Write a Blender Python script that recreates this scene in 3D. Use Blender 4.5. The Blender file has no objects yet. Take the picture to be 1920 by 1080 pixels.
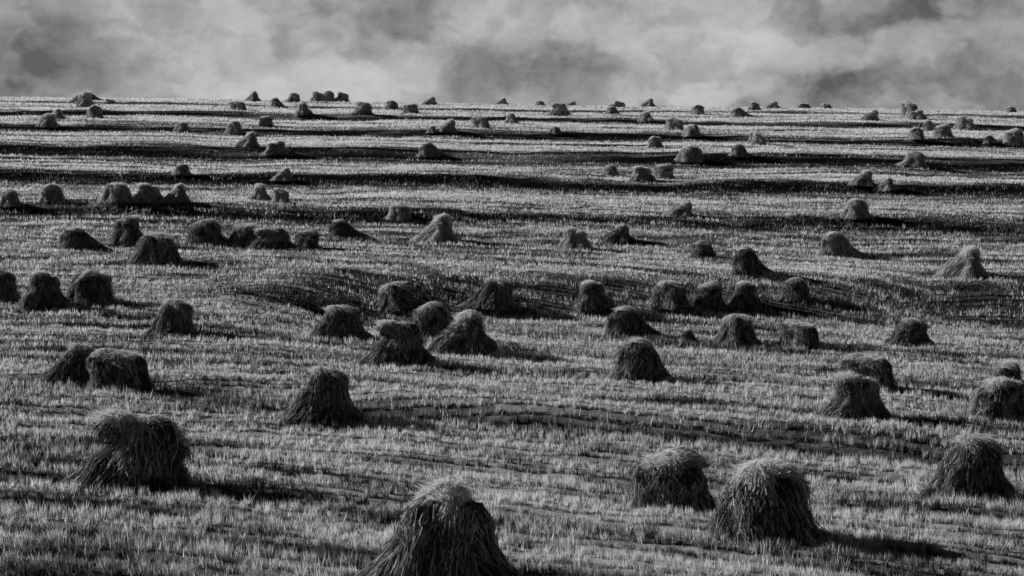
import bpy, math
import numpy as np
from mathutils import Vector, Matrix
rng=np.random.default_rng(11)
sc=bpy.context.scene
sc.view_settings.view_transform='Standard'
try: sc.view_settings.look='None'
except Exception: pass
sc.view_settings.exposure=0
COL=sc.collection
CAMZ=7.7
# ---------------- noise -----------------
TAB=np.random.default_rng(3).random((256,256)).astype(np.float32)
def vn(x,y):
    x=np.asarray(x,dtype=np.float32); y=np.asarray(y,dtype=np.float32)
    xi=np.floor(x).astype(np.int32); yi=np.floor(y).astype(np.int32)
    fx=x-xi; fy=y-yi
    fx=fx*fx*(3-2*fx); fy=fy*fy*(3-2*fy)
    a=TAB[xi&255,yi&255]; b=TAB[(xi+1)&255,yi&255]; c=TAB[xi&255,(yi+1)&255]; d=TAB[(xi+1)&255,(yi+1)&255]
    return (a*(1-fx)+b*fx)*(1-fy)+(c*(1-fx)+d*fx)*fy
def fbm(x,y,o=4):
    s=0;a=.5;t=0
    for i in range(o):
        s=s+a*vn(x+17.3*i,y-9.1*i); t+=a; a*=.5; x=x*2.03; y=y*2.03
    return s/t
XG=np.arange(-420,420,.4); LINE={}
def line(x,scale,off,seed,o):
    k=(scale,off,seed,o)
    if k not in LINE: LINE[k]=fbm(XG/scale+off,XG*0+seed,o)
    return np.interp(x,XG,LINE[k])
def sst(a,b,x):
    t=np.clip((x-a)/(b-a),0,1); return t*t*(3-2*t)
def rowf(x):
    q=np.clip(x,-22,22); return .35*q+.008*q*q
# ---------------- terrain -----------------
YS=np.arange(-60,3200,1.0)
def prof(pts):
    p=np.interp(YS,[q[0] for q in pts],[q[1] for q in pts])
    k=np.exp(-0.5*(np.arange(-9,10)/1.5)**2); k/=k.sum()
    pp=np.pad(p,9,mode='edge')
    return np.convolve(pp,k,mode='valid')
far=[(89,-6.75),(105,-5.4),(125,-4.0),(143,-2.1),(165,.2),(200,2.7),(230,4.1),(258,5.17),(270,5.2),(300,4.2),(400,-1),(700,-12),(3100,-30)]
PR=prof([(-60,-6),(0,-6.2),(12,-6.6),(22,-7.0),(30,-7.6),(40,-7.9),(50,-8.15),(60,-8.5),(69.5,-9.0),(75.5,-7.15),(81,-7.2)]+far)
PL=prof([(-60,-6),(0,-6.2),(12,-6.6),(22,-7.0),(30,-7.6),(40,-7.9),(50,-8.05),(60,-8.1),(68,-7.9),(74,-7.5),(80,-7.15)]+far)
# depth, slope, dark half width, rise, strength
BANKS=[(214,-.03,3.4,.3,.97),(181,-.03,3.6,.5,1.0),(157,-.03,3.5,.6,1.0),(137,-.03,5.6,.8,1.0),(118,-.03,4.8,.8,1.0),(98.5,-.04,3.0,.55,1.0)]
THIN=[(240,1.6,.8),(226,1.4,.7),(198,1.2,.8),(189,.9,.6),(169,1.0,.85),(164,.7,.6),(148.5,.9,.85),(144.5,.6,.7),(129,.7,.85),(125.5,.6,.7),(110.5,.9,.85),(106.5,.5,.7),(103.5,.5,.75),(92.5,.6,.8),(89.5,.4,.7),(86.5,.5,.6),(82.5,.4,.6)]
def bankc(x,b,i):
    return b[0]+b[1]*x+ (line(x,30,i*7,i*3.3,3)-.5)*5
def ditch(x): return 38.6-0.42*x+(line(x,6,50,2,3)-.5)*1.4
def terr(x,y):
    x=np.asarray(x,float); y=np.asarray(y,float)
    w=sst(-18,-11,x+ (y-74)*.4)
    yw=y+5.5*(1-sst(-15,-1,x))*sst(50,66,y)*(1-sst(78,90,y))
    z=CAMZ+np.interp(yw,YS,PR)*w+np.interp(y,YS,PL)*(1-w)
    z=z-0.014*np.clip(x,-200,200)
    z=z+(fbm(x/24+3,y/16+5,3)-.5)*0.9*sst(30,66,y)*(1-sst(240,262,y))
    z=z+(line(x,70,0,9,3)-.5)*1.0*sst(200,262,y)
    z=z+(fbm(x/3.1+13,y/2.2+25,3)-.5)*0.26
    z=z+(fbm(x/0.7+1,y/0.5+2,2)-.5)*0.08*(1-sst(60,90,y))
    R=y+rowf(x)
    z=z+0.06*np.sin(R*2*np.pi/2.1+ (fbm(x/8,y/8,2)-.5)*4)*(1-sst(90,120,y))
    for i,b in enumerate(BANKS):
        u=y-bankc(x,b,i)
        am=.6+.8*line(x,12,i*9,4,3)
        z=z+b[3]*am*(1/(1+np.exp(-np.clip(u/0.5,-30,30))))*np.exp(-np.clip(u,0,200)/12)
    u=(y-ditch(x))
    m=(.45+.55*sst(-9,-3,x))*sst(-19,-15,x)*(1-sst(11,14,x))
    z=z-m*0.48*np.exp(-(u/1.1)**2)+m*0.25*np.exp(-((u-1.9)/0.8)**2)
    return z
def cover(x,y):  # shadow bands, streaks and patches put into ground and stubble colour
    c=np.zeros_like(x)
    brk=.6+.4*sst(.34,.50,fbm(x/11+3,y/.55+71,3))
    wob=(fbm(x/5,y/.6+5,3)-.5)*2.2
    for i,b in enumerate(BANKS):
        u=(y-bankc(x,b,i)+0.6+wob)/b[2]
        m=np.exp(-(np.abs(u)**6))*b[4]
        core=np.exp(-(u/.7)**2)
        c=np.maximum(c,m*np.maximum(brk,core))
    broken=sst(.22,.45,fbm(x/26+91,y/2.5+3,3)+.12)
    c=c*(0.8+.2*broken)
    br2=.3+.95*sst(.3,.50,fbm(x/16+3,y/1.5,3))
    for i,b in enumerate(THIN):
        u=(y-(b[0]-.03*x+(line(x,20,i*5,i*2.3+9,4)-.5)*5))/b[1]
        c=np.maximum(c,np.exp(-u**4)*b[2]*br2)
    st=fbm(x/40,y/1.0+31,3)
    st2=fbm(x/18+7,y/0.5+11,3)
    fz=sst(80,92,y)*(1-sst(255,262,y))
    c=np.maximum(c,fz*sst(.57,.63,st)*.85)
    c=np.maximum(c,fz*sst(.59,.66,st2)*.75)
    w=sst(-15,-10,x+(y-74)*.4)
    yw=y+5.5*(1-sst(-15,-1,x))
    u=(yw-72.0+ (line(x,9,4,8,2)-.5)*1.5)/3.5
    c=np.maximum(c,w*np.exp(-u**4)*np.clip(.42+.75*fbm(x/12,y/.6,3)+.05*sst(6,16,x),0,1)*.93)  # bank face of the hollow, its shade painted dark
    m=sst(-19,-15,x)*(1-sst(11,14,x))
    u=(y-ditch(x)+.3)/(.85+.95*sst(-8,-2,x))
    c=np.maximum(c,m*np.exp(-u**4)*.97*sst(.0,.28,fbm(x/1.3,y/1.,3)))  # shadow band along the ditch, painted on top of its shape
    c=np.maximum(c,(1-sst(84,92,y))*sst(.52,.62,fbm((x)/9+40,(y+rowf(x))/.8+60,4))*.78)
    for (gx,gy,rx,ry,am) in ((-11.5,31.5,3.6,2.6,.9),(-8.5,26.6,4.5,1.6,.8),(-6.5,23.6,4.8,1.7,.9),(-2,26.0,2.8,.8,.6),(5,28.2,3,.7,.45)):  # near shadow patches painted dark
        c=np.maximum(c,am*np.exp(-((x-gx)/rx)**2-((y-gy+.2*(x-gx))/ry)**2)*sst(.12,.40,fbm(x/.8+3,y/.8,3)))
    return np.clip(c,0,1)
def mesh_from(name,V,F,mat,tone=None,smooth=False,attr='tone'):
    me=bpy.data.meshes.new(name)
    V=np.asarray(V,dtype=np.float32); F=np.asarray(F,dtype=np.int32)
    k=F.shape[1]
    me.vertices.add(len(V)); me.vertices.foreach_set('co',V.ravel())
    me.loops.add(F.size); me.loops.foreach_set('vertex_index',F.ravel())
    me.polygons.add(len(F)); me.polygons.foreach_set('loop_start',np.arange(0,F.size,k,dtype=np.int32))
    try: me.polygons.foreach_set('loop_total',np.full(len(F),k,dtype=np.int32))
    except Exception: pass
    if tone is not None:
        a=me.attributes.new(attr,'FLOAT','POINT'); a.data.foreach_set('value',np.asarray(tone,dtype=np.float32))
    me.polygons.foreach_set('use_smooth',np.full(len(F),smooth))
    me.update(calc_edges=True)
    me.materials.append(mat)
    return me
# ---------------- materials -----------------
def newmat(n):
    m=bpy.data.materials.new(n); m.use_nodes=True; nt=m.node_tree; nt.nodes.clear(); return m,nt
def grey(nt,val_socket):
    c=nt.nodes.new('ShaderNodeCombineColor')
    for i in range(3): nt.links.new(val_socket,c.inputs[i])
    return c.outputs[0]
def math_(nt,op,a,b=None,clamp=False):
    n=nt.nodes.new('ShaderNodeMath'); n.operation=op; n.use_clamp=clamp
    for i,v in enumerate((a,b)):
        if v is None: continue
        if isinstance(v,(int,float)): n.inputs[i].default_value=v
        else: nt.links.new(v,n.inputs[i])
    return n.outputs[0]
def straw_mat(name,gain,trans,nscale=3.0):
    m,nt=newmat(name)
    at=nt.nodes.new('ShaderNodeAttribute'); at.attribute_name='tone'
    ge=nt.nodes.new('ShaderNodeNewGeometry')
    nz=nt.nodes.new('ShaderNodeTexNoise'); nz.inputs['Scale'].default_value=nscale; nz.inputs['Detail'].default_value=2
    nt.links.new(ge.outputs['Position'],nz.inputs['Vector'])
    v=math_(nt,'MULTIPLY',at.outputs['Fac'],gain)
    v=math_(nt,'MULTIPLY',v,math_(nt,'ADD',math_(nt,'MULTIPLY',nz.outputs['Fac'],1.2),.4))
    v=math_(nt,'MINIMUM',v,.85)
    c=grey(nt,v)
    d=nt.nodes.new('ShaderNodeBsdfDiffuse'); t=nt.nodes.new('ShaderNodeBsdfTranslucent')
    nt.links.new(c,d.inputs['Color']); nt.links.new(c,t.inputs['Color'])
    mx=nt.nodes.new('ShaderNodeMixShader'); mx.inputs[0].default_value=trans
    nt.links.new(d.outputs[0],mx.inputs[1]); nt.links.new(t.outputs[0],mx.inputs[2])
    o=nt.nodes.new('ShaderNodeOutputMaterial'); nt.links.new(mx.outputs[0],o.inputs['Surface'])
    return m
M_STOOK=straw_mat('dry_grain_straw',.80,.30,5)
M_PALE=straw_mat('sunlit_grain_straw',2.8,.42,5)  # lighter copy of the stook straw, sunlight put into its colour
M_STUB=straw_mat('cut_stubble',4.4,.42,4)
m,nt=newmat('stubble_field_ground')
at=nt.nodes.new('ShaderNodeAttribute'); at.attribute_name='cover'  # cover carries the painted shadow, not plants
ge=nt.nodes.new('ShaderNodeNewGeometry')
n1=nt.nodes.new('ShaderNodeTexNoise'); n1.inputs['Scale'].default_value=2.2; n1.inputs['Detail'].default_value=8; n1.inputs['Roughness'].default_value=.75
n2=nt.nodes.new('ShaderNodeTexNoise'); n2.inputs['Scale'].default_value=.12; n2.inputs['Detail'].default_value=5
nt.links.new(ge.outputs['Position'],n1.inputs['Vector']); nt.links.new(ge.outputs['Position'],n2.inputs['Vector'])
a=math_(nt,'MULTIPLY',math_(nt,'SUBTRACT',n1.outputs['Fac'],.26,True),1.3)
a=math_(nt,'MULTIPLY',a,math_(nt,'ADD',math_(nt,'MULTIPLY',n2.outputs['Fac'],.9),.55))
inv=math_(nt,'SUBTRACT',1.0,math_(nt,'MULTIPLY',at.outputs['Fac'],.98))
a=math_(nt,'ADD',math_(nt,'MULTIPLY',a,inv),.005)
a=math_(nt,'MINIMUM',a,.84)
d=nt.nodes.new('ShaderNodeBsdfDiffuse'); nt.links.new(grey(nt,a),d.inputs['Color'])
bp=nt.nodes.new('ShaderNodeBump'); bp.inputs['Strength'].default_value=.7; bp.inputs['Distance'].default_value=.15
nt.links.new(n1.outputs['Fac'],bp.inputs['Height']); nt.links.new(bp.outputs[0],d.inputs['Normal'])
o=nt.nodes.new('ShaderNodeOutputMaterial'); nt.links.new(d.outputs[0],o.inputs['Surface'])
M_GROUND=m
# ---------------- ground mesh -----------------
ys=[-60.,-40.,-20.,-10.,-4.,0.,4.,8.]
y=10.
while y<280: ys.append(y); y+=0.12+0.0014*y
while y<3000: ys.append(y); y*=1.06; 
ys=np.array(ys+[3050.]); NX=560
u=np.linspace(-1,1,NX); u=np.sign(u)*(np.abs(u)*.55+np.abs(u)**3*.45)
X=u[None,:]*(40+0.85*np.abs(ys))[:,None]; Y=np.repeat(ys[:,None],NX,1)
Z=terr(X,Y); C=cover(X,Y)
C=C-(1-C)*2.6*sst(80,145,Y)  # below zero lightens the far ground
V=np.stack([X,Y,Z],-1).reshape(-1,3)
i,j=np.meshgrid(np.arange(len(ys)-1),np.arange(NX-1),indexing='ij'); q=(i*NX+j).ravel()
F=np.stack([q,q+1,q+NX+1,q+NX],1)
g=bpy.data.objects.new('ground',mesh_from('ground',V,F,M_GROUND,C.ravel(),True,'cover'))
g['kind']='structure'; g['label']='rolling harvested grain field with pale stubble and painted shadow strips'; g['category']='field'
COL.objects.link(g)
# ---------------- stubble -----------------
N=1350000
yy=14*(266/14)**rng.random(N)
xx=(rng.random(N)*2-1)*(0.395*yy+2.2)
near=(yy<74)&(rng.random(N)<.9)
tufty=near&(rng.random(N)<.85-.6*sst(36,66,yy))
sp=.40
row=np.round((yy+rowf(xx))/sp)
ts=.22
xo=TAB[(row.astype(int)*7)&255,11]*ts
tx=np.round((xx-xo)/ts)
jx=TAB[tx.astype(int)&255,row.astype(int)&255]; jy=TAB[(tx.astype(int)+91)&255,(row.astype(int)+37)&255]
xs=tx*ts+xo+(jx-.5)*.17+rng.normal(0,.042,N)
Rs=row*sp+(jy-.5)*.08+rng.normal(0,.034,N)
xx=np.where(tufty,xs,xx)
yy=np.where(near,Rs-rowf(xx),yy)
tuft=np.where(tufty,.35+1.3*TAB[(tx.astype(int)+17)&255,(row.astype(int)+203)&255],1.0)
cv=cover(xx,yy)  # painted shadow, darkens the blades below
cl=fbm(xx/.30+5,yy/.24+5,2); cl2=fbm(xx/2.4+15,(yy+rowf(xx))/.65+5,4); cl3=fbm(xx/9+35,yy/7+5,3)
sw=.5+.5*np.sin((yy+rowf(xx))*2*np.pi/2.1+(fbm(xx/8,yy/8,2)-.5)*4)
fr_=sst(70,150,yy)
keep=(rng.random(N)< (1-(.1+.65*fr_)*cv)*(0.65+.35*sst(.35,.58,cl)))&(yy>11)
xx,yy,cv,cl,cl2,cl3,sw,fr_,tuft=[a[keep] for a in (xx,yy,cv,cl,cl2,cl3,sw,fr_,tuft)]
N=len(xx); zz=terr(xx,yy)
h=(.075+.09*rng.random(N))*(.55+.45*tuft)*(.65+.7*sst(.2,.8,cl))*(1+.5*cv*(1-fr_))*(1+.0018*yy)
wd=np.maximum(.0092,.00041*yy)*(.6+.8*rng.random(N))
yaw=rng.random(N)*np.pi
lx=rng.normal(0,.22,N)*h; ly=rng.normal(0,.22,N)*h
dx=np.cos(yaw)*wd; dy=np.sin(yaw)*wd
V=np.empty((N,3,3)); 
V[:,0]=np.stack([xx-dx,yy-dy,zz-.03],1); V[:,1]=np.stack([xx+dx,yy+dy,zz-.03],1); V[:,2]=np.stack([xx+lx,yy+ly,zz+h],1)
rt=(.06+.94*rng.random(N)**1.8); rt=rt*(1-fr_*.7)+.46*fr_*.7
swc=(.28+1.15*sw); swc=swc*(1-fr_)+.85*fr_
crest=np.exp(-((yy+5.5*(1-sst(-15,-1,xx))-77.5)/2.2)**2)*sst(-15,-10,xx)  # blades on the ridge crest lightened, sunlight put into their tone
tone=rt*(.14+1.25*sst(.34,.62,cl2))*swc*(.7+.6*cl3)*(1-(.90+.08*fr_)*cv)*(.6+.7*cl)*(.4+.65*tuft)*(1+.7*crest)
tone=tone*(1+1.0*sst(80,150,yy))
T=np.repeat(tone,3); 
F=np.arange(N*3).reshape(-1,3)
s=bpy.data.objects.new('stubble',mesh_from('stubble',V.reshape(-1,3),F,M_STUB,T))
s['kind']='stuff'; s['label']='short cut grain stubble covering the whole field'; s['category']='stubble'
COL.objects.link(s)
# ---------------- stook parts -----------------
def ribbons(P,W,tone):
    N,S,_=P.shape
    T=np.gradient(P,axis=1); 
    rnd=rng.normal(size=(N,1,3)); D=np.cross(T,rnd); D/=np.linalg.norm(D,axis=2,keepdims=True)+1e-9
    A=P-D*W[...,None]; B=P+D*W[...,None]
    V=np.stack([A,B],2).reshape(-1,3)
    base=(np.arange(N)[:,None]*S+np.arange(S-1)[None,:])*2
    b=base.ravel(); F=np.stack([b,b+1,b+3,b+2],1)
    return V,F,np.repeat(tone,S*2)
def loft(ax,rad,tone,nseg=12,seed=0):
    r=np.random.default_rng(seed); K=len(ax); a=np.linspace(0,2*np.pi,nseg,endpoint=False)
    V=[]
    for k in range(K):
        rr=rad[k]*(1+r.normal(0,.07,nseg))
        V.append(np.stack([ax[k][0]+rr*np.cos(a),ax[k][1]+rr*np.sin(a),np.full(nseg,ax[k][2])+r.normal(0,.012,nseg)],1))
    V=np.concatenate(V)
    F=[]
    for k in range(K-1):
        for s_ in range(nseg):
            s2=(s_+1)%nseg; F.append((k*nseg+s_,k*nseg+s2,(k+1)*nseg+s2,(k+1)*nseg+s_))
    top=len(V); V=np.vstack([V,[ax[-1]+np.array([0,0,.01])]])
    for s_ in range(0,nseg,2):
        F.append(((K-1)*nseg+s_,(K-1)*nseg+(s_+1)%nseg,(K-1)*nseg+(s_+2)%nseg,top))
    return V,np.array(F),np.full(len(V),tone)
def comb(parts):
    V=[];F=[];T=[];o=0
    for v,f,t in parts:
        V.append(v);F.append(f+o);T.append(t);o+=len(v)
    return np.concatenate(V),np.concatenate(F),np.concatenate(T)
HW=.0038
def sheaf(foot,top,n=1250,rs=1.0,seed=1):
    foot=np.array(foot,float); top=np.array(top,float)
    S=6; t=np.linspace(0,1,S)
    def rp(t): return rs*np.interp(t,[0,.3,.6,.85,1.0],[.25,.20,.160,.25,.19])
    out=np.array([foot[0]-top[0],foot[1]-top[1]]); out/=np.linalg.norm(out)+1e-9
    ax=foot[None]*(1-t)[:,None]+top[None]*t[:,None]
    bul=.03*np.sin(t*np.pi); ax[:,0]+=out[0]*bul; ax[:,1]+=out[1]*bul
    core=loft(ax,rp(t)*.92,.07,12,seed)
    S=2
    ncl=60; ca=rng.random(ncl)*2*np.pi; ct=rng.random(ncl)*.8; ctn=.5+.7*rng.random(ncl)
    ci=rng.integers(0,ncl,n)
    a=ca[ci]+rng.normal(0,.3,n); t0=np.clip(ct[ci]+rng.normal(0,.12,n),0,.94); ln=.07+.22*rng.random(n)**1.3
    tt=t0[:,None]+ln[:,None]*np.linspace(0,1,S)[None]
    tt=np.minimum(tt,1.06)
    rr=.92+.2*rng.random(n)
    A=foot+(top-foot)*tt[...,None]
    bb=.03*np.sin(np.clip(tt,0,1)*np.pi); A[...,0]+=out[0]*bb; A[...,1]+=out[1]*bb
    rad=rp(tt)*rr[:,None]
    fl=(rng.random(n)<.3)*rng.random(n)*.22
    rad=rad+fl[:,None]*np.clip(1-tt*3,0,1)
    fr=(rng.random(n)<.35)*rng.random(n)*.07
    e=np.linspace(0,1,S)[None]; e=np.where((rng.random(n)<.6)[:,None],e,1-e)
    rad=rad+fr[:,None]*e
    tw=a[:,None]+(rng.normal(0,.24,n))[:,None]*(tt-t0[:,None])*4
    P=A.copy(); P[...,0]+=np.cos(tw)*rad; P[...,1]+=np.sin(tw)*rad
    dr=np.clip(tt-.80,0,1); P[...,2]-=dr*rng.random((n,1))*.9
    P[...,2]=np.maximum(P[...,2],-.04)
    W=np.full((n,S),HW)*(0.6+.8*rng.random((n,1)))
    tone=(.06+1.25*rng.random(n)**2.6)*ctn[ci]*1.1
    return comb([core,ribbons(P,W,tone)])
def cap(ax,ay,H,Rx=.5,Ry=.5,drop=.62,lean=(0,0),n=3800,tuft=90,tdir=(-.3,0),seed=5,crown=.5):
    K=6; tz=np.linspace(0,1,K)
    axp=np.stack([ax+lean[0]*(1-tz)*.5,ay+lean[1]*(1-tz)*.5,H-.44+.42*tz],1)
    rad=np.array([.34,.41,.40,.33,.20,.05])*(Rx+Ry)
    core=loft(axp,rad,.07,16,seed)
    S=3
    ncl=90; ca=rng.random(ncl)*2*np.pi; cs=rng.random(ncl)**.8*.95; ctn=.5+.7*rng.random(ncl); cL=.55+.6*rng.random(ncl)
    ci=rng.integers(0,ncl,n)
    a=ca[ci]+rng.normal(0,.25,n); s0=np.clip(cs[ci]+rng.normal(0,.13,n),0,1)[:,None]; L=.07+.2*rng.random((n,1))**1.3
    ss=s0+L*np.linspace(0,1,S)[None]
    ss=np.minimum(ss,1.12*cL[ci][:,None]+.12*rng.random((n,1)))
    ang=1.5*ss
    lump=1+.12*np.sin(a*3+seed)+.08*np.sin(a*5+seed*2)
    r=np.sin(np.minimum(ang,1.57))*lump[:,None]*(1+.08*rng.random((n,1)))
    z=H+.02+.05*rng.random((n,1))-drop*(1-np.cos(np.minimum(ang,1.9)))
    aa=a[:,None]+(rng.normal(0,.3,n))[:,None]*(ss-s0)
    f=np.clip(ss,0,1)
    fr=((rng.random(n)<.4)*rng.random(n)*.075)[:,None]*np.linspace(0,1,S)[None]
    P=np.stack([ax+np.cos(aa)*(r*Rx+fr)+lean[0]*f,ay+np.sin(aa)*(r*Ry+fr)+lean[1]*f,z+fr*.6],-1)
    W=np.full((n,S),HW)*(0.6+.8*rng.random((n,1)))
    tone=(.06+1.25*rng.random(n)**2.3)*ctn[ci]*1.1*(1+crown*14*np.clip(.66-s0[:,0],0,1))  # straws brighten towards the top, painted as sunlit
    parts=[core,ribbons(P,W,tone)]
    # bristling butt ends over the crown, toned bright as if sunlit
    n=int(tuft*2.2); S=2; s_=np.linspace(0,1,S)[None,:]
    th=rng.normal(0,.6,(n,1)); ph=rng.normal(0,.6,(n,1)); L=.07+.15*rng.random((n,1))
    q=rng.random((n,1))*2*np.pi; rr=.62*np.sqrt(rng.random((n,1)))
    bx=np.cos(q)*rr*Rx; by=np.sin(q)*rr*Ry; bz=H-.03-drop*(1-np.sqrt(np.maximum(0,1-rr**2)))
    P=np.stack([ax+bx+(tdir[0]+bx*1.6+th*.6)*L*s_,ay+by+(tdir[1]+by*1.6+ph*.6)*L*s_,bz+L*s_*.7],-1)
    W=np.full((n,S),.0045)*(1-.3*s_)
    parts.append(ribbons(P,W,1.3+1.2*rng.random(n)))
    return comb(parts)
def ringfeet(n,rx,ry,tr,H,jit=.09,ph=0,shift=(0,0)):
    L=[]
    for k in range(n):
        a=ph+k*2*math.pi/n+rng.normal(0,.16)
        f=(rx*math.cos(a)+rng.normal(0,jit),ry*math.sin(a)+rng.normal(0,jit),0)
        t=(tr*math.cos(a)+shift[0]+rng.normal(0,.04),tr*math.sin(a)+shift[1],H*(1+rng.normal(0,.10)))
        L.append((f,t))
    L.append(((shift[0]*.5,.02,0),(shift[0],0,H*.96)))
    return L
VAR=[]
def warp(V,seed,amp=.20):
    x,y,z=V[:,0],V[:,1],V[:,2]; o=seed*13.7
    g=np.clip(z/.6,0,1)
    nx=vn((x+y*.3)/.7+o,z/.75+o)-.5; ny=vn((y-x*.3)/.7+o+40,z/.75+o)-.5; nz=vn(x/.40+o,y/.40+o+9)-.5
    W=V.copy(); W[:,0]+=nx*amp*2*g; W[:,1]+=ny*amp*2*g; W[:,2]+=nz*amp*1.5*g
    return W
def variant(feet,capkw,label,rs=1.0,amp=.19):
    k=len(VAR); parts=[]
    for q,(f,t) in enumerate(feet): parts.append(('sheaf',sheaf(f,t,rs=rs*(1.5 if abs(f[0])+abs(f[1])<.2 else 1),seed=q+3)))
    for c in (capkw if isinstance(capkw,list) else [capkw]): parts.append(('cap_sheaf',cap(**c)))
    parts=[(n,(warp(v,k+1,amp),f,t)) for n,(v,f,t) in parts]
    al=comb([p[1] for p in parts])
    p=np.percentile(al[0],[1.2,98.8],axis=0); mx=np.percentile(al[0][:,2],99.2)
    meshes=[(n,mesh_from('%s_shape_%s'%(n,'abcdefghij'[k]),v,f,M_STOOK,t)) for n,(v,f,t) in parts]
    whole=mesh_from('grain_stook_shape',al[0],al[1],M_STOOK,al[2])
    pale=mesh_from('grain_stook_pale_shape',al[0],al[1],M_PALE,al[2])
    VAR.append(dict(meshes=meshes,whole=whole,pale=pale,w=float(p[1][0]-p[0][0])*1.06,h=float(mx),label=label))
# 0 rounded dome
variant(ringfeet(8,.54,.50,.22,1.14),dict(ax=0,ay=0,H=1.38,Rx=.47,Ry=.48,drop=.60,seed=1,crown=.6,tuft=160),'rounded dark grain stook with drooping cap of straw on stubble')
# 1 cone
variant(ringfeet(8,.56,.55,.12,1.14)+[((-.74,-.1,0),(-.15,0,.95)),((-.60,-.38,0),(-.10,-.08,1.0))],dict(ax=.02,ay=0,H=1.40,Rx=.36,Ry=.36,drop=.72,tuft=340,tdir=(-.25,0),seed=2,crown=1.0),'cone-shaped grain stook with pale spiky top on stubble',amp=.12)
# 2 leaning
variant(ringfeet(7,.46,.44,.2,1.15,shift=(.12,0),ph=.3)+[((-.76,.1,0),(-.15,.05,.98)),((-.64,-.28,0),(-.1,-.1,1.0)),((-.35,-.35,0),(0,-.12,1.05)),((.74,-.1,0),(.3,0,.62))],
  dict(ax=.08,ay=0,H=1.36,Rx=.42,Ry=.44,drop=.48,lean=(.14,0),tdir=(-.5,0),tuft=200,seed=3,crown=.7),'lopsided grain stook sloping to one side with an overhanging cap',amp=.14)
# 3 lopsided tufted
variant(ringfeet(8,.44,.46,.18,1.04,ph=.2,shift=(.16,0))+[((-.78,-.1,0),(-.22,0,.74)),((-.56,-.36,0),(-.12,-.1,.88)),((.72,-.25,0),(.3,-.05,.65))],[dict(ax=.16,ay=0,H=1.32,Rx=.42,Ry=.46,drop=.74,tuft=80,seed=6),dict(ax=-.16,ay=-.10,H=1.42,Rx=.25,Ry=.26,drop=.36,tdir=(-.7,-.1),tuft=260,n=2200,seed=4,crown=1.8)],
  'broad lopsided grain stook with ragged pale tuft on its crown',amp=.06)
# 4 flat-topped
variant(ringfeet(8,.46,.44,.30,1.06,ph=.5),[dict(ax=.04,ay=0,H=1.24,Rx=.50,Ry=.48,drop=.40,tuft=260,seed=8,crown=1.0)],'stout flat-topped grain stook on stubble',rs=1.08,amp=.14)
# 5 slumped
variant(ringfeet(7,.50,.48,.22,1.06,ph=.1,shift=(-.16,0))+[((1.10,-.05,0),(.2,0,.70)),((.76,.1,0),(.1,0,.85)),((-.60,-.2,0),(-.2,0,.9))],
  dict(ax=-.16,ay=0,H=1.28,Rx=.41,Ry=.42,drop=.58,tdir=(-.6,0),tuft=240,seed=9,crown=1.0),'slumped grain stook with a sheaf trailing to one side')
# 6 ragged dome
variant(ringfeet(8,.54,.48,.28,1.12,ph=.9),[dict(ax=-.18,ay=.05,H=1.40,Rx=.34,Ry=.40,drop=.6,tuft=200,n=1900,seed=11,tdir=(-.5,0),crown=.8),dict(ax=.24,ay=-.02,H=1.20,Rx=.33,Ry=.40,drop=.5,n=1900,tuft=80,seed=12)],'ragged grain stook with an uneven twin-peaked top')
# 7 blunt dome with bright crown
variant(ringfeet(9,.54,.52,.26,1.12,ph=.4),dict(ax=-.04,ay=0,H=1.40,Rx=.50,Ry=.50,drop=.66,tuft=460,n=4800,seed=14,crown=1.3,tdir=(0,0)),'tall blunt domed grain stook with a bristly sunlit crown',amp=.07)
# 8 broad shaggy mound
variant(ringfeet(10,.60,.56,.22,1.06,ph=.3)+[((-.78,-.2,0),(-.2,0,.8)),((.80,-.2,0),(.2,0,.75))],dict(ax=-.02,ay=0,H=1.40,Rx=.44,Ry=.46,drop=.78,tuft=520,n=4600,seed=17,crown=1.3,tdir=(-.2,0)),'broad shaggy mounded grain stook with pale bristling peak',amp=.06)
# ---------------- camera -----------------
FPX=2667.0; PITCH=math.atan(290/FPX)
cd=bpy.data.cameras.new('camera'); cam=bpy.data.objects.new('camera',cd); COL.objects.link(cam)
cam.location=(0,0,CAMZ); cam.rotation_euler=(math.radians(90)-PITCH,0,0)
cd.sensor_width=36; cd.lens=36*FPX/1920; cd.clip_end=6000; cd.clip_start=.2
sc.camera=cam
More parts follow.
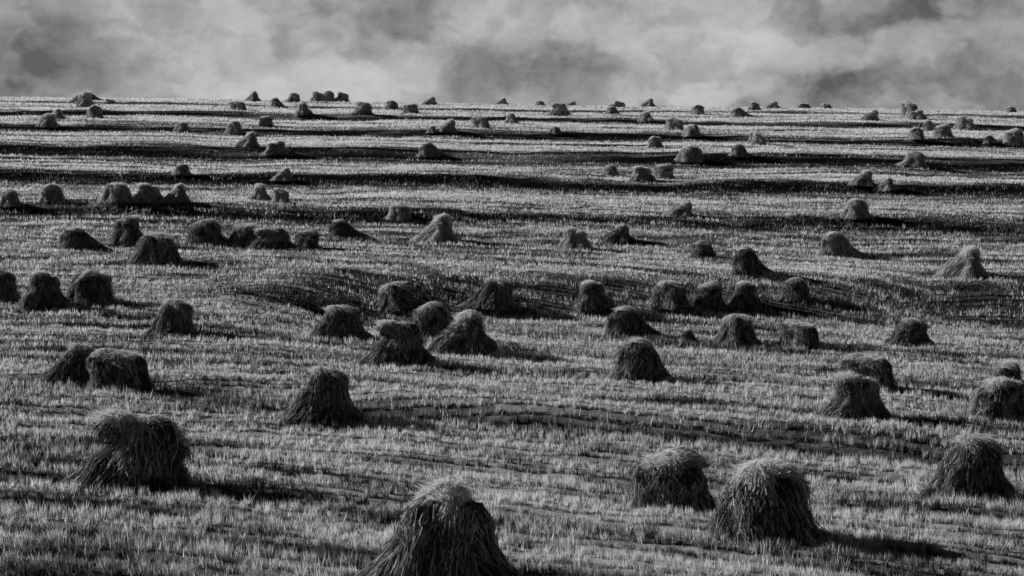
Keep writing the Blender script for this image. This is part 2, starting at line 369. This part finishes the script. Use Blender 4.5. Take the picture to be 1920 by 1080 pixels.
# ---------------- stook pixel list -----------------
L=[(250,935,218,162,3),(832,1095,245,188,8),(1262,968,148,122,4),(1445,1032,190,166,7),(1818,935,150,115,2),
(140,722,104,74,2),(222,742,118,86,4),(605,790,125,98,2),(1195,718,118,80,5),(1605,797,120,96,6),(1625,735,100,70,4),(1868,790,118,82,4),(1885,742,88,62,6),
(325,638,100,74,2),(635,645,112,70,2),(745,685,112,82,3),(812,638,84,68,0),(875,662,112,76,1),(1175,635,104,58,5),(1380,652,90,60,0),(1497,655,85,52,4),(1705,648,80,50,2),(1290,645,34,18,5),
(85,580,85,68,6),(172,575,95,66,0),(8,570,62,62,0),(745,582,84,50,0),(922,583,98,58,2),(1115,583,78,56,6),(1255,581,74,52,7),(1330,580,56,50,4),(1397,578,66,50,6),(1490,568,60,46,0),
(290,498,88,58,7),(240,462,62,54,6),(148,472,85,44,5),(388,462,78,48,0),(458,466,88,46,6),(508,470,80,42,3),(575,470,52,38,4),(642,446,60,34,5),
(750,414,60,32,4),(825,458,74,54,1),(1078,468,60,40,6),(1162,456,55,34,1),(1316,484,52,32,0),(1400,515,68,50,5),(1565,478,80,42,5),(1280,408,46,30,1),(1603,412,50,38,7),(1812,520,76,56,1),
(20,390,46,34,0),(98,380,52,34,0),(218,382,60,38,7),(280,382,56,36,6),(335,382,46,36,1),(342,330,36,22,0),(485,378,50,32,6),(525,382,32,28,4),(533,342,34,26,1),
(1205,342,46,30,6),(1243,336,40,28,4),(1145,330,34,20,0),(1620,350,42,30,1),(1663,358,42,24,1),(1296,305,50,30,7),(1385,295,40,24,5),(1227,278,28,22,4),(1418,272,44,26,6),(1712,315,52,30,0),
(805,294,48,26,5),(518,292,48,26,6),(468,278,40,30,1),(440,252,36,24,0),(341,247,32,18,6),(498,238,28,20,4),(90,240,42,26,6),(108,225,30,20,1),(178,222,32,24,0),(160,205,40,32,6),(146,196,34,18,1),(172,190,30,14,5),(205,196,26,10,3),
(445,208,34,18,4),(476,192,36,20,1),(518,202,30,18,5),(550,193,34,18,0),(568,218,42,26,6),(680,216,38,24,3),(595,191,34,20,6),(617,191,30,22,7),(640,192,34,19,3),(733,205,32,16,0),(770,213,30,18,4),(808,198,40,16,1),(810,251,22,14,0),(842,250,32,26,1),
(900,242,36,24,4),(958,233,32,20,6),(942,192,26,14,1),(1012,192,24,10,0),(1040,252,30,14,0),(1047,218,38,24,3),(1073,196,20,10,1),(1148,216,30,16,5),(1158,202,44,12,3),(1210,230,32,20,6),(1217,201,36,16,1),(1263,246,34,24,4),
(1298,258,34,24,7),(1308,215,32,18,0),(1385,220,36,18,5),(1415,208,26,16,6),(1450,204,34,14,1),(1506,204,28,10,4),(1548,204,28,10,0),(1634,228,34,22,1),(1703,220,40,28,4),(1718,225,34,18,6),(1717,264,36,24,0),(1740,248,30,22,5),
(1768,260,34,26,4),(1808,243,38,24,6),(1855,270,30,16,5),(1902,275,38,32,4),(1895,212,24,12,0)]
PALES={(1565,478),(1812,520),(825,458),(1078,468)}
cp,sp_=math.cos(PITCH),math.sin(PITCH)
def locate(px,py):
    a=(px-960)/FPX; b=(540-py)/FPX
    dx,dy,dz=a,cp+b*sp_,b*cp-sp_
    t=np.arange(15,300,.1); 
    hit=(CAMZ+dz*t)<terr(dx*t,dy*t)
    hit&=(dy*t<262)
    if hit.any(): tt=t[np.argmax(hit)]
    else: tt=256/dy
    x,y=dx*tt,dy*tt
    return x,y,float(terr(np.array(x),np.array(y))),tt
for k,(px,py,w,h,v) in enumerate(L):
    x,y,z,t=locate(px,py-(h*.06))
    r=np.random.default_rng(100+k); vr=VAR[v]
    sz=min(max(h*t/FPX/vr['h'],.45),1.7); sx=min(max(w*t/FPX/vr['w'],.45),1.9)
    rot=r.uniform(-.35,.35) if v in(1,2,3,5,8) else r.uniform(-math.pi,math.pi)
    if k<4: rot=r.uniform(-.15,.15)
    tl=(r.normal(0,.05),r.normal(0,.07))
    nearby = w>=62 and py>560
    if nearby:
        ob=bpy.data.objects.new('grain_stook',None); ob.empty_display_size=.3
    else:
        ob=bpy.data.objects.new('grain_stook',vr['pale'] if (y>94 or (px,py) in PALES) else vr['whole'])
    COL.objects.link(ob)
    ob.location=(x,y,z-.04); ob.rotation_euler=(tl[0],tl[1],rot); ob.scale=(sx,(sx+sz)/2,sz)
    ob['label']=vr['label']; ob['category']='haystack'; ob['group']='grain stooks standing across the stubble field'
    if nearby:
        for n,me in vr['meshes']:
            c=bpy.data.objects.new(n,me); c.parent=ob; COL.objects.link(c)
# ---------------- light -----------------
EL=math.radians(23); AZ=math.atan2(-.92,.39)
S=Vector((math.sin(AZ)*math.cos(EL),math.cos(AZ)*math.cos(EL),math.sin(EL)))
ld=bpy.data.lights.new('sun','SUN'); ld.energy=5; ld.angle=math.radians(.5); ld.color=(1,1,1)
lo=bpy.data.objects.new('sun',ld); COL.objects.link(lo); lo.rotation_euler=(-S).to_track_quat('-Z','Y').to_euler(); lo.location=(-40,40,40)
# ---------------- world -----------------
w=bpy.data.worlds.new('World'); sc.world=w; w.use_nodes=True; nt=w.node_tree; nt.nodes.clear()
sky=nt.nodes.new('ShaderNodeTexSky'); sky.sky_type='NISHITA'; sky.sun_disc=False; sky.sun_elevation=EL; sky.sun_rotation=AZ
bw=nt.nodes.new('ShaderNodeRGBToBW'); nt.links.new(sky.outputs[0],bw.inputs[0])
tc=nt.nodes.new('ShaderNodeTexCoord')
def vm(op,a,b):
    n=nt.nodes.new('ShaderNodeVectorMath'); n.operation=op
    for i,v in enumerate((a,b)):
        if isinstance(v,tuple): n.inputs[i].default_value=v
        elif v is not None: nt.links.new(v,n.inputs[i])
    return n
def mrange(v,a,b,c,d):
    n=nt.nodes.new('ShaderNodeMapRange'); n.interpolation_type='SMOOTHSTEP'; nt.links.new(v,n.inputs[0])
    for i,q in enumerate((a,b,c,d)): n.inputs[i+1].default_value=q
    return n.outputs[0]
D=tc.outputs['Generated']
def noise(vec,scale,stretch,detail,rough,off=(0,0,0)):
    v=vm('MULTIPLY',vec,stretch).outputs[0]; v=vm('ADD',v,off).outputs[0]
    n=nt.nodes.new('ShaderNodeTexNoise'); n.inputs['Scale'].default_value=scale; n.inputs['Detail'].default_value=detail; n.inputs['Roughness'].default_value=rough
    nt.links.new(v,n.inputs['Vector']); return n
dn=noise(D,24,(1,1,1.3),5,.5)
wv=vm('SUBTRACT',dn.outputs['Color'],(.5,.5,.5)).outputs[0]
wv=vm('MULTIPLY',wv,(.06,0,.045)).outputs[0]
DW=vm('ADD',D,wv).outputs[0]
nA=noise(DW,8,(1,0,1.9),6,.5,(3.1,1.2,.4)); nB=noise(DW,19,(1,0,1.5),9,.52,(1.1,5.2,.4)); nC=noise(D,60,(1,0,1.3),7,.64,(2.1,3.2,.4))
acc=math_(nt,'ADD',mrange(nA.outputs['Fac'],.34,.66,-.07,.09),mrange(nB.outputs['Fac'],.42,.58,-.055,.06))
acc=math_(nt,'ADD',acc,mrange(nC.outputs['Fac'],.3,.7,-.04,.04))
BL=[(110,120,200,85,-.18),(1060,118,160,34,-.12),(1720,20,220,50,-.12),(1560,152,140,26,-.12),(740,60,120,40,-.04),(30,10,90,60,-.05),(1850,120,90,40,-.03),(1300,20,120,30,-.04),
 (380,70,150,70,.13),(480,175,240,60,.11),(720,150,120,50,.10),(1260,110,160,50,.11),(1430,60,90,40,.10),(930,40,160,30,.06),(1320,180,160,30,.08),(1680,100,110,35,.09)]
for px,py,rx,ry,am in BL:
    a=(px-960)/FPX; b=(540-py)/FPX
    c=Vector((a,cp+b*sp_,b*cp-sp_)).normalized()
    v=vm('SUBTRACT',DW,tuple(c)).outputs[0]
    v=vm('MULTIPLY',v,(FPX/rx,1.5,FPX/ry)).outputs[0]
    ln=vm('DOT_PRODUCT',v,v).outputs['Value']
    e=math_(nt,'MULTIPLY',math_(nt,'POWER',2.718,math_(nt,'MULTIPLY',ln,-1.0)),am)
    acc=math_(nt,'ADD',acc,e)
val=math_(nt,'ADD',acc,.33)
val=math_(nt,'MAXIMUM',val,.10)
sep=nt.nodes.new('ShaderNodeSeparateXYZ'); nt.links.new(D,sep.inputs[0])
val=math_(nt,'MULTIPLY',val,mrange(sep.outputs['Z'],.10,.35,1,.11))  # unseen sky overhead dimmed to cut ambient light
val=math_(nt,'MULTIPLY',val,mrange(sep.outputs['Y'],-.2,.6,.16,1))  # sky behind the camera dimmed to deepen the stooks' shaded sides
bg1=nt.nodes.new('ShaderNodeBackground'); nt.links.new(grey(nt,val),bg1.inputs[0]); bg1.inputs[1].default_value=1
bg2=nt.nodes.new('ShaderNodeBackground'); nt.links.new(grey(nt,bw.outputs[0]),bg2.inputs[0]); bg2.inputs[1].default_value=.06
mx=nt.nodes.new('ShaderNodeMixShader'); mx.inputs[0].default_value=.06
nt.links.new(bg1.outputs[0],mx.inputs[1]); nt.links.new(bg2.outputs[0],mx.inputs[2])
wo=nt.nodes.new('ShaderNodeOutputWorld'); nt.links.new(mx.outputs[0],wo.inputs['Surface'])
